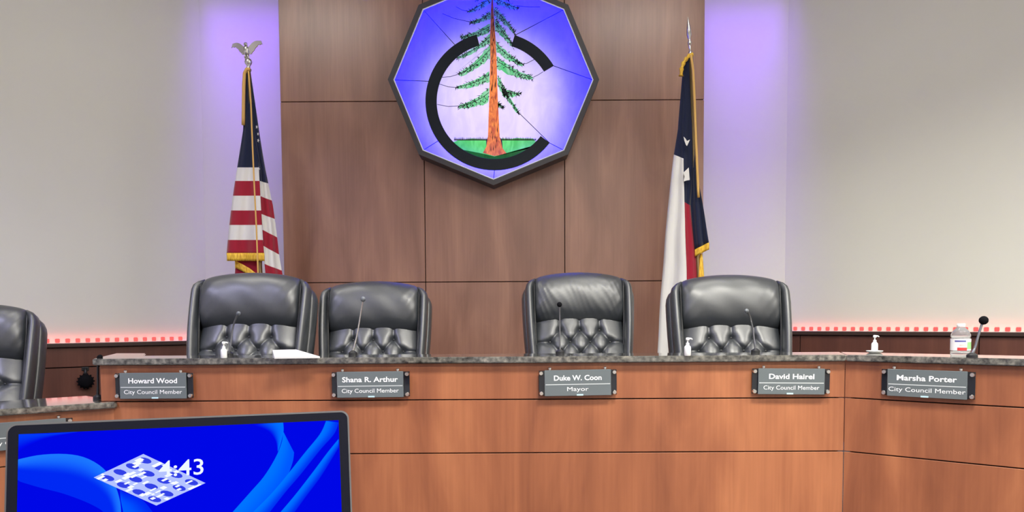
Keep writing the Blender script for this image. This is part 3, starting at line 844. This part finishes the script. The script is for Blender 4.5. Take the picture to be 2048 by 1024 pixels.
for (rect, c) in (((-.025, .004, .020, .032), (.62, .05, .05)), ((-.030, .000, .052, .058), (.10, .10, .35)), ((.004, .032, .026, .052), (.30, .62, .25)), ((-.02, 0.0, .036, .044), (.85, .55, .52)), ((-.04, .04, .0165, .0185), (.7, .1, .1))):
    m = N(M_lab, 'ShaderNodeMixRGB'); bnd = band(rect[0] * k, rect[1] * k, rect[2] * k, rect[3] * k)
    L(M_lab, bnd.outputs[0], m.inputs[0])
    if prev is None: m.inputs[1].default_value = (.88, .88, .86, 1)
    else: L(M_lab, prev.outputs[0], m.inputs[1])
    m.inputs[2].default_value = (*c, 1); prev = m
L(M_lab, prev.outputs[0], b.inputs['Base Color'])
mb = MB(); P = [[(.0332 * k * math.cos(2 * PI * j / 32), .0332 * k * math.sin(2 * PI * j / 32), z * k) for j in range(32)] for z in (.021, .063)]
mb.grid(P, closed_u=True).build('label', M_lab, wt, smooth=True)

# ------------------------------------------------------------------ papers on the counter by the first chair
pa = [at_z(549, 716, Z_TOP + .003), at_z(640, 714.8, Z_TOP + .003), at(592, 700.5, 3.50), at(545, 701.5, 3.50)]
vs = [Vector(p) for p in pa]; n_ = (vs[1] - vs[0]).cross(vs[3] - vs[0]).normalized()
if n_.z < 0: n_ = -n_
t = empty('paper_stack', (vs[0] + vs[1]) / 2, 'white paper stack propped on the counter between the two left chairs', 'paper')
mb = MB(); mb.add(vs + [v + n_ * .004 for v in vs], [(0, 1, 2, 3), (4, 5, 6, 7), (0, 1, 5, 4), (1, 2, 6, 5), (2, 3, 7, 6), (3, 0, 4, 7)])
mb.build('top_sheet', M_paper, t, world=True)
bk = [Vector((v.x, v.y, Z_TOP)) for v in vs]
mb = MB(); mb.add(bk + vs, [(0, 1, 2, 3), (4, 5, 6, 7), (0, 1, 5, 4), (1, 2, 6, 5), (2, 3, 7, 6), (3, 0, 4, 7)])
mb.build('folder', M_paper, t, world=True)

# ------------------------------------------------------------------ round black fixture on the left wainscot
q = at_plane(170, 762, WL + nL * .06, nL); q2 = at_plane(171, 737, WL + nL * .06, nL)
t = empty('wall_fixture', q, 'round black fixture hanging on a short stem from the left wainscot', 'fixture', math.atan2(-nL.x, nL.y) + PI, )
t.rotation_euler = (0, 0, ANG)
mb = MB(); mb.ball((0, -.035, 0), .052, (1, .65, 1), 20, 12)
for k in range(14):
    a = 2 * PI * k / 14; mb.tube([(.045 * math.cos(a), -.035, .045 * math.sin(a)), (.060 * math.cos(a), -.035, .060 * math.sin(a))], [.009, .004], 6)
mb.build('body', M_foam, t, smooth=True)
hz = (q2 - q).z
MB().tube([(0, -.02, .045), (.004, -.014, hz * .75), (.004, -.003, hz)], [.012, .011, .011], 10).build('stem', M_plastic, t, smooth=True)
MB().box((-.02, -.008, hz - .015), (.028, 0, hz + .012), bev=.003).build('bracket', M_plastic, t)

# ------------------------------------------------------------------ flags
def interp(tab, y):
    if y <= tab[0][0]: 
        (y0, x0), (y1, x1) = tab[0], tab[1]
    elif y >= tab[-1][0]:
        (y0, x0), (y1, x1) = tab[-2], tab[-1]
    else:
        for (y0, x0), (y1, x1) in zip(tab[:-1], tab[1:]):
            if y0 <= y <= y1: break
    return x0 + (x1 - x0) * (y - y0) / (y1 - y0)
def fold(mb, left, right, bands_l, bands_r, cols, mats_i, Y0, d0, d1, rip, nc=10, sub=10, phase=0.0):
    """one hanging fold of cloth. bands: rows (py) where colours change at the left and right edge;
    d0,d1: depth at the left and right edge (grows with height), rip: ripple depth"""
    nb = len(bands_l) - 1
    rows = []
    for b in range(nb):
        for s in range(sub): rows.append((b, s / sub))
    rows.append((nb - 1, 1.0))
    P = []
    ytop, ybot = bands_l[0], bands_l[-1]
    for b, s in rows:
        r = []
        for c in range(nc + 1):
            t = c / nc
            y = (bands_l[b] * (1 - s) + bands_l[b + 1] * s) * (1 - t) + (bands_r[b] * (1 - s) + bands_r[b + 1] * s) * t
            x = interp(left, y) * (1 - t) + interp(right, y) * t
            g = min(1.0, max(0.12, (y - ytop) / 380.0))
            dep = (d0 * (1 - t) + d1 * t) * g + rip * g * math.sin(2 * PI * (t * 1.3 + phase) + y * .008) * math.sin(PI * t)
            x += 1.0 * g * math.sin(y * .05 + phase * 9) * (1 if 0 < c < nc else .4)
            r.append(at(x, y, Y0 + dep))
        P.append(r)
    base = len(mb.v)
    mb.grid(P)
    # colour of each row
    nf = nc; k = len(mb.m) - nf * (len(rows) - 1)
    for i, (b, s) in enumerate(rows[:-1]):
        for c in range(nf): mb.m[k + i * nf + c] = mats_i[b]
    return P
def solid(o, th=.003):
    m = o.modifiers.new('thickness', 'SOLIDIFY'); m.thickness = th; m.offset = 0
    return o
def fringe(P, length, parent, name='fringe'):
    """gold bullion fringe hanging from an edge given as points"""
    mb = MB(); rows = []
    n = len(P)
    for k in range(4):
        rows.append([Vector(p) + Vector((0, (-.004 if j % 2 else .004) * (1 if k else .3), -length * k / 3)) for j, p in enumerate(P)])
    mb.grid(rows); o = mb.build(name, M_gold, parent, smooth=True, world=True); return solid(o, .005)
def densify(P, n):
    out = []
    for a, b in zip(P[:-1], P[1:]):
        for k in range(n): out.append(Vector(a).lerp(Vector(b), k / n))
    out.append(Vector(P[-1])); return out

YF = 5.25
# ---- striped flag, left
ptop, pbot = at(497, 142, YF), at(521, 545, YF)
dirp = (pbot - ptop).normalized(); foot = ptop + dirp * ((DAIS - ptop.z) / dirp.z)
fl = empty('flag', foot, 'red and white striped flag with blue canton on a pole topped by a silver eagle', 'flag')
MB().tube([foot + Vector((0, 0, .02)), ptop + Vector((0, 0, .01))], .013, 14).build('pole', M_polew, fl, smooth=True, world=True)
MB().lathe([(.16, 0), (.16, .015), (.12, .03), (.05, .045), (.025, .06), (.022, .12)], 32, Matrix.Translation(foot)).build('base', M_polew, fl, smooth=40, world=True)
mb = MB()
A_l = [(138, 490), (255, 487), (333, 475), (411, 463), (506, 453.6), (530, 451)]
A_r = [(138, 497), (255, 504), (333, 518), (411, 521.5), (506, 528), (530, 530)]
B_r = [(138, 500), (255, 517), (333, 529), (411, 546), (506, 558), (548, 565), (640, 578)]
ba = [137, 335, 362, 391.5, 421, 450, 480, 506]
PA = fold(mb, A_l, A_r, ba, ba, None, [0, 1, 2, 1, 2, 1, 2], YF, -.05, -.075, .035, 12, 8)
bl = [139, 362, 392, 428, 460, 492, 528, 600]; br = [139, 367, 401, 438, 475, 509, 541, 625]
PB = fold(mb, A_r, B_r, bl, br, None, [0, 1, 2, 1, 2, 1, 2], YF, -.055, .05, .03, 9, 8, .4)
C_l = [(500, 474), (545, 470), (600, 468)]; C_r = [(500, 524), (600, 524)]
PC = fold(mb, C_l, C_r, [500, 560, 600], [500, 560, 600], None, [2, 2], YF, .03, -.02, .02, 8, 6)
solid(mb.build('cloth', [M_navy, M_cloth, M_red], fl, smooth=True, world=True), .003)
fringe(densify(PA[-1], 3), .055, fl)
e = [at(x, y, YF - .015) for x, y in ((470, 521), (484, 528), (500, 537), (514, 548))]
fringe(densify(e, 6), .05, fl)
edge = [at(x, y, YF - .03) for x, y in ((500, 139), (494, 138), (489, 146), (487.5, 170), (487, 210), (486.5, 250))]
MB().tube(densify(edge, 3), [.012] * 16, 8).build('edge_fringe', M_goldmat, fl, smooth=True, world=True)
cord = [at(x, y, YF - .13) for x, y in ((497, 142), (502, 210), (505, 290), (509, 380), (513, 460), (516, 545), (518, 600))]
MB().tube(densify(cord, 3), .0055, 8).build('cord', M_goldmat, fl, smooth=True, world=True)
# stars showing on the blue fold
mb = MB()
def star(mb, cx, cy, r, Y, rot=0.0, cut=1.0):
    pts = []
    for k in range(10):
        a = rot + PI * k / 5; rr_ = r if k % 2 == 0 else r * .42
        pts.append(at(cx + rr_ * math.sin(a) * cut, cy - rr_ * math.cos(a), Y))
    c = at(cx, cy, Y - .004)
    mb.add([c] + pts, [(0, 1 + k, 1 + (k + 1) % 10) for k in range(10)])
for x, y, r in ((513.5, 254, 4.5), (516, 268, 4), (516.5, 281, 4.5), (517.5, 338, 5)):
    star(mb, x, y, r, YF - .06, .3, .6)
mb.build('star', M_cloth, fl, world=True)
# eagle finial
e0 = at(494, 118, YF); k_ = YF / F
mb = MB(); T = Matrix.Translation(e0)
pz = at(497, 141, YF)
MB().lathe([(.018, 0), (.020, .012), (.012, .022), (.012, .036), (.022, .05), (.026, .064), (.020, .080), (.008, .088)], 20, Matrix.Translation(pz - Vector((0, 0, .005)))).build('finial_stem', M_silver, fl, smooth=40, world=True)
eb = at(492.5, 100, YF)
mb = MB()
mb.ball(eb + Vector((0, 0, -.006)), .021, (1, 1, 1.75), 16, 12, Matrix.Rotation(.15, 4, 'X'))
mb.ball(eb + Vector((.002, -.016, .032)), .0135, (1, 1.15, 1), 12, 8)
mb.tube([eb + Vector((.002, -.026, .032)), eb + Vector((.000, -.042, .026))], [.006, .001], 8)
mb.ball(eb + Vector((0, .012, -.045)), .016, (1.1, .5, 1.5), 12, 8)
for s in (-.008, .008): mb.tube([eb + Vector((s, 0, -.03)), eb + Vector((s * 1.2, -.004, -.052))], [.007, .005], 8)
mb.build('eagle_body', M_silver, fl, smooth=True, world=True)
for tip, sg in (((464, 88.5), -1), ((521, 82), 1)):
    tp = at(tip[0], tip[1], YF); root = eb + Vector((sg * .012, .004, .012)); span = tp - root
    W_ = MB(); n = 9
    up_, dn = [], []
    for i in range(n + 1):
        t = i / n; p = root + span * t + Vector((0, .012 * t, .018 * math.sin(PI * t) * (1 if t < .8 else .8)))
        wd = .050 * (1 - .55 * t) * (.6 + .4 * math.sin(PI * min(1, t * 1.4 + .15)))
        up_.append(p + Vector((0, 0, .006)))
        dn.append(p + Vector((sg * .01, .004, -wd - (.006 if i % 2 else 0))))
    ring = up_ + dn[::-1]
    m_ = len(ring); vs = [p + Vector((0, -.004, 0)) for p in ring] + [p + Vector((0, .004, 0)) for p in ring]
    fs = []
    for i in range(n):
        a, b, c, d = i, i + 1, m_ - 2 - i, m_ - 1 - i
        fs += [(a, b, c, d), (m_ + d, m_ + c, m_ + b, m_ + a)]
    for i in range(m_): fs.append((i, (i + 1) % m_, m_ + (i + 1) % m_, m_ + i))
    W_.add(vs, fs).build('eagle_wing', M_silver, fl, world=True)

# ---- lone-star flag, right
YF2 = 5.30
ptop, pbot = at(1381, 112, YF2), at(1396, 545, YF2)
dirp = (pbot - ptop).normalized(); foot = ptop + dirp * ((DAIS - ptop.z) / dirp.z)
fr = empty('flag', foot, 'navy, white and red lone-star flag on a pole with a silver spear finial', 'flag')
MB().tube([foot + Vector((0, 0, .02)), ptop + Vector((0, 0, .01))], .013, 14).build('pole', M_polew, fr, smooth=True, world=True)
MB().lathe([(.16, 0), (.16, .015), (.12, .03), (.05, .045), (.025, .06), (.022, .12)], 32, Matrix.Translation(foot)).build('base', M_polew, fr, smooth=40, world=True)
mb = MB()
W_l = [(112, 1374), (135, 1366), (162, 1363.5), (257, 1356), (310, 1347.5), (421, 1335), (547, 1325), (640, 1318), (715, 1315), (780, 1312)]
W_r = [(112, 1378), (152, 1368), (315, 1367), (405, 1369), (547, 1373), (640, 1375), (780, 1378)]
M_r = [(112, 1383), (231, 1390), (357, 1385), (410, 1381), (537, 1394), (640, 1402), (780, 1410)]
R_r = [(112, 1386), (155, 1389), (231, 1393), (357, 1396), (431, 1409), (484, 1418), (520, 1420)]
fold(mb, W_l, W_r, [118, 309, 760], [112, 317, 760], None, [0, 1], YF2, .03, -.05, .02, 8, 26)
fold(mb, W_r, M_r, [112, 404, 740], [112, 411, 740], None, [0, 2], YF2, -.05, .00, .012, 7, 26, .3)
PR = fold(mb, M_r, R_r, [112, 300, 499], [112, 300, 485], None, [0, 0], YF2, -.015, -.06, .03, 9, 20, .7)
solid(mb.build('cloth', [M_navy, M_cloth, M_red], fr, smooth=True, world=True), .003)
fringe(densify(PR[-1], 3), .050, fr)
e = [at(x, 511, YF2 + .0) for x in (1398, 1401, 1404)]
mb = MB().tube([at(1402, 508, YF2), at(1402, 520, YF2), at(1401.5, 553, YF2), at(1401, 560, YF2)], [.008, .014, .024, .022], 14); mb.build('tassel', M_gold, fr, smooth=True, world=True)
edge = [at(x, y, YF2 - .03) for x, y in ((1386, 109), (1380, 110), (1373, 117), (1367, 126), (1363, 138), (1362, 152))]
MB().tube(densify(edge, 3), [.013 + .004 * math.sin(i * 2.2) for i in range(16)], 8).build('edge_fringe', M_gold, fr, smooth=True, world=True)
cord = [at(x, y, YF2 - .08) for x, y in ((1382, 110), (1386, 140), (1389, 200), (1392, 284), (1395, 350), (1397, 395))]
MB().tube(densify(cord, 3), .009, 8).build('cord', M_goldmat, fr, smooth=True, world=True)
mb = MB()
s1 = [(1367, 273), (1371, 277), (1374, 282), (1380, 279), (1377, 286), (1374, 292), (1372, 290), (1369, 282)]
s2 = [(1367, 345), (1377.5, 335), (1379.5, 360), (1373, 361), (1367.5, 363), (1369, 353)]
for s_ in (s1, s2):
    P = [at(x, y, YF2 - .062) for x, y in s_]; mb.add(P, [tuple(range(len(P)))])
mb.build('star', M_cloth, fr, world=True)
h0 = at(1380.5, 108, YF2); sc_ = YF2 / F
prof = [(4.2, 0), (4.2, 4), (2.6, 6), (2.6, 17), (4.6, 19), (4.8, 23), (3.0, 26), (3.4, 30), (6.0, 38), (5.2, 48), (3.0, 60), (.3, 72)]
d_ = (at(1376, 38, YF2) - h0).normalized().to_track_quat('Z', 'Y').to_matrix().to_4x4()
MB().lathe([(r * sc_, z * sc_) for r, z in prof], 20, Matrix.Translation(h0) @ d_ @ Matrix.Diagonal((1, .8, 1, 1))).build('spear_finial', M_silver, fr, smooth=40, world=True)

# ------------------------------------------------------------------ monitor in the foreground
A = at(12, 848, 1.13); B = at(697.5, 820.5, 1.30)
xd = Vector((B.x - A.x, B.y - A.y, 0)); Wd = xd.length; xd.normalize()
nrm = Vector((xd.y, -xd.x, 0))                     # towards the viewer
tl = math.radians(11)
upv = (Vector((0, 0, 1)) * math.cos(tl) - nrm * math.sin(tl)).normalized()    # top leans away
xd3 = (B - A).normalized(); nn = xd3.cross(upv).normalized(); upv = nn.cross(xd3).normalized()
if nn.dot(nrm) < 0: nn = -nn
HM = Wd * .585
o0 = A - upv * HM                                  # lower left corner
R = Matrix(((xd3.x, -nn.x, upv.x, 0), (xd3.y, -nn.y, upv.y, 0), (xd3.z, -nn.z, upv.z, 0), (0, 0, 0, 1)))
cen = o0 + xd3 * Wd / 2
mon = empty('monitor', (cen.x, cen.y + .08, .76), 'black-framed computer monitor with a blue screen in the foreground', 'monitor')
def mpt(x, z, y=0.0): return o0 + xd3 * x - nn * y + upv * z      # x across, z up, y away from viewer
TM = Matrix.Translation(o0) @ R
def rounded(x0, z0, x1, z1, r, n=8):
    pts = []
    for cx, cz, a0 in ((x1 - r, z1 - r, 0), (x0 + r, z1 - r, 90), (x0 + r, z0 + r, 180), (x1 - r, z0 + r, 270)):
        for k in range(n + 1):
            a = math.radians(a0 + 90 * k / n); pts.append((cx + r * math.cos(a), cz + r * math.sin(a)))
    return pts
XZ = TM @ Matrix(((1, 0, 0, 0), (0, 0, 1, 0), (0, 1, 0, 0), (0, 0, 0, 1)))     # prism z -> depth
M_rim = mat('monitor_rim', (.16, .16, .17), .35, .6)
M_bez = mat('monitor_bezel', (.004, .005, .012), .55, 0, .12)
MB().prism(rounded(0, 0, Wd, HM, .014), .002, .030, XZ).build('housing', M_rim, mon, world=True, smooth=40)
MB().prism(rounded(.003, .003, Wd - .003, HM - .003, .012), -.001, .003, XZ).build('bezel', M_bez, mon, world=True, smooth=40)
MB().prism(rounded(.10, .05, Wd - .10, HM - .05, .03), .030, .065, XZ).build('rear_cover', M_plastic, mon, world=True, smooth=40)
# screen area from the photograph's corners
def mplane(px, py):
    p = at_plane(px, py, o0, nn); v = p - o0; return v.dot(xd3), v.dot(upv)
sx0, sz1 = mplane(38, 868); sx1, sz1b = mplane(677, 841)
sz1 = (sz1 + sz1b) / 2; sz0 = .022; sx0b = Wd - sx1
M_scr = emit('screen_blue', (0.0, .002, .72), 1.0)
MB().prism([(sx0, sz0), (sx1, sz0), (sx1, sz1), (sx0, sz1)], -.0016, -.001, XZ).build('screen', M_scr, mon, world=True)
def ribbon(name, ca, cb, col, y, c2=None):
    """soft band on the screen between two curves given in pixels; brightness runs from curve a to curve b"""
    n = 24
    def cat(P):
        out = []
        for i in range(n + 1):
            s = i / n * (len(P) - 1); j = min(int(s), len(P) - 2); t = s - j
            p0, p1, p2, p3 = [Vector(P[max(0, min(len(P) - 1, j + d))]) for d in (-1, 0, 1, 2)]
            out.append(.5 * ((2 * p1) + (p2 - p0) * t + (2 * p0 - 5 * p1 + 4 * p2 - p3) * t * t + (3 * p1 - p0 - 3 * p2 + p3) * t ** 3))
        return out
    a, b = cat(ca), cat(cb); rows = []; vals = []
    for k in range(7):
        t = k / 6; rw = []
        for i in range(n + 1):
            p = a[i].lerp(b[i], t); x, z = mplane(p.x, p.y)
            rw.append(mpt(min(max(x, sx0), sx1), min(max(z, sz0), sz1), y)); vals.append(t)
        rows.append(rw)
    mb = MB().grid(rows); o = mb.build(name, col, mon, world=True)
    at_ = o.data.attributes.new('blend', 'FLOAT', 'POINT'); at_.data.foreach_set('value', vals)
    return o
def rib_mat(name, c0, c1, p=.5):
    m = emit(name, c0, 1.0); e = [x for x in m.node_tree.nodes if x.type == 'EMISSION'][0]
    a = N(m, 'ShaderNodeAttribute'); a.attribute_name = 'blend'
    r = N(m, 'ShaderNodeValToRGB'); L(m, a.outputs['Fac'], r.inputs[0]); L(m, r.outputs[0], e.inputs[0])
    r.color_ramp.elements[0].color = (*c0, 1); r.color_ramp.elements[1].color = (*c1, 1); r.color_ramp.elements[1].position = p
    r.color_ramp.interpolation = 'EASE'
    return m
BK, C1, C2 = (0, .002, .78), (.0, .16, .95), (.0, .09, .92)
ribbon('screen_ribbon', [(556, 843), (566, 868), (556, 905), (530, 950), (500, 985), (460, 1030)], [(588, 905), (585, 925), (572, 960), (560, 985), (545, 1005), (525, 1030)], rib_mat('ribbon_a', C1, C2, .9), -.0018)
ribbon('screen_ribbon', [(506, 850), (535, 862), (550, 880), (555, 900)], [(566, 843), (567, 862), (562, 885), (556, 903)], rib_mat('ribbon_b', BK, C1, 1.0), -.00185)
ribbon('screen_ribbon', [(652, 842), (640, 868), (610, 905), (570, 955), (540, 990), (500, 1030)], [(677, 845), (668, 868), (640, 900), (600, 950), (570, 985), (535, 1030)], rib_mat('ribbon_c', C1, (0, .03, .82), 1.0), -.0019)
ribbon('screen_ribbon', [(677, 878), (655, 905), (625, 945), (590, 990), (556, 1030)], [(677, 895), (665, 915), (640, 955), (610, 995), (585, 1030)], rib_mat('ribbon_d', C1, (0, .02, .80), 1.0), -.0019)
ribbon('screen_ribbon', [(36, 919), (80, 910), (130, 908), (170, 915), (205, 935), (228, 965), (240, 1000), (243, 1030)], [(30, 960), (80, 975), (120, 985), (150, 995), (175, 1005), (195, 1015), (205, 1022), (212, 1032)], rib_mat('ribbon_e', (.01, .17, .97), (0, .02, .82), .55), -.0018)
ribbon('screen_ribbon', [(36, 868), (60, 868), (100, 867), (150, 864)], [(33, 905), (60, 890), (100, 875), (160, 864)], rib_mat('ribbon_f', (0, .04, .86), BK, 1.0), -.0018)
ribbon('screen_ribbon', [(240, 978), (250, 985), (285, 1000), (310, 1030)], [(242, 1000), (244, 1010), (246, 1020), (248, 1032)], rib_mat('ribbon_g', (0, .02, .82), (0, .10, .95), 1.0), -.0019)
# tilted tile panel of sixteen cells, and the clock
ca, cb_, cc_, cd_ = Vector((188, 955)), Vector((287, 908)), Vector((411, 966)), Vector((313, 1011))
def tl_pt(u, v): return ca.lerp(cb_, u) * (1 - v) + cd_.lerp(cc_, u) * v
M_tile, M_cell, M_cell2 = emit('tile_white', (.42, .50, .95), 1.0), emit('tile_cell_blue', (.03, .05, .72), 1.0), emit('tile_line', (.88, .93, 1.0), 1.0)
def on_screen(pts, y): return [mpt(*mplane(p.x, p.y), y) for p in pts]
MB().add(on_screen([ca, cb_, cc_, cd_], -.0022), [(0, 1, 2, 3)]).build('tile_panel', M_tile, mon, world=True)
mb, m2 = MB(), MB(); rr = random.Random(3)
for i in range(4):
    for j in range(4):
        pts = [tl_pt((i + .5 + .30 * math.cos(a)) / 4, (j + .5 + .36 * math.sin(a)) / 4) for a in [2 * PI * k / 12 for k in range(12)]]
        mb.add(on_screen(pts, -.0024), [tuple(range(12))])
        for q_ in range(3):
            u, v = (i + rr.random()) / 4, (j + rr.random()) / 4; du, dv = rr.uniform(.02, .07), rr.uniform(.012, .03)
            pts = [tl_pt(max(0, min(1, u + a)), max(0, min(1, v + b))) for a, b in ((-du, -dv), (du, -dv), (du, dv), (-du, dv))]
            m2.add(on_screen(pts, -.0025), [(0, 1, 2, 3)])
tag(mb.build('tile_cells', M_cell, mon, world=True), kind='stuff'); tag(m2.build('tile_marks', M_cell2, mon, world=True), kind='stuff')
vs, fs = text_mesh('4:43', 1.0, None, .005)
xs_ = [v[0] for v in vs]; zs_ = [v[2] for v in vs]
x0, z0 = mplane(318, 954.5); x1, z1 = mplane(407, 917)
MB().add([mpt(x0 + (v[0] - min(xs_)) / (max(xs_) - min(xs_)) * (x1 - x0), z0 + (v[2] - min(zs_)) / (max(zs_) - min(zs_)) * (z1 - z0), -.0027) for v in vs], fs).build('clock_digits', emit('clock_white', (.80, .86, 1.0), 1.0), mon, world=True)
# stand
sb = mpt(Wd / 2, HM * .45, .065)
MB().tube([sb, sb + Vector((0, .03, -.03)), Vector((sb.x, sb.y + .045, .775))], [.022, .022, .024], 12).build('stand', M_plastic, mon, smooth=True, world=True)
MB().prism([(sb.x + .13 * math.cos(2 * PI * k / 32), sb.y + .02 + .09 * math.sin(2 * PI * k / 32)) for k in range(32)], .76, .775).build('stand_base', M_plastic, mon, smooth=40, world=True)
ds = empty('desk', (sb.x, 1.25, 0), 'plain desk below the frame that carries the monitor', 'desk')
MB().box((sb.x - .75, .95, .725), (sb.x + .75, 1.65, .76), bev=.004).build('desk_top', M_counter, ds, world=True)
for x in (-.70, .70):
    for y in (1.0, 1.6): MB().box((sb.x + x - .025, y - .025, 0), (sb.x + x + .025, y + .025, .725), bev=.003).build('leg', M_plastic, ds, world=True)
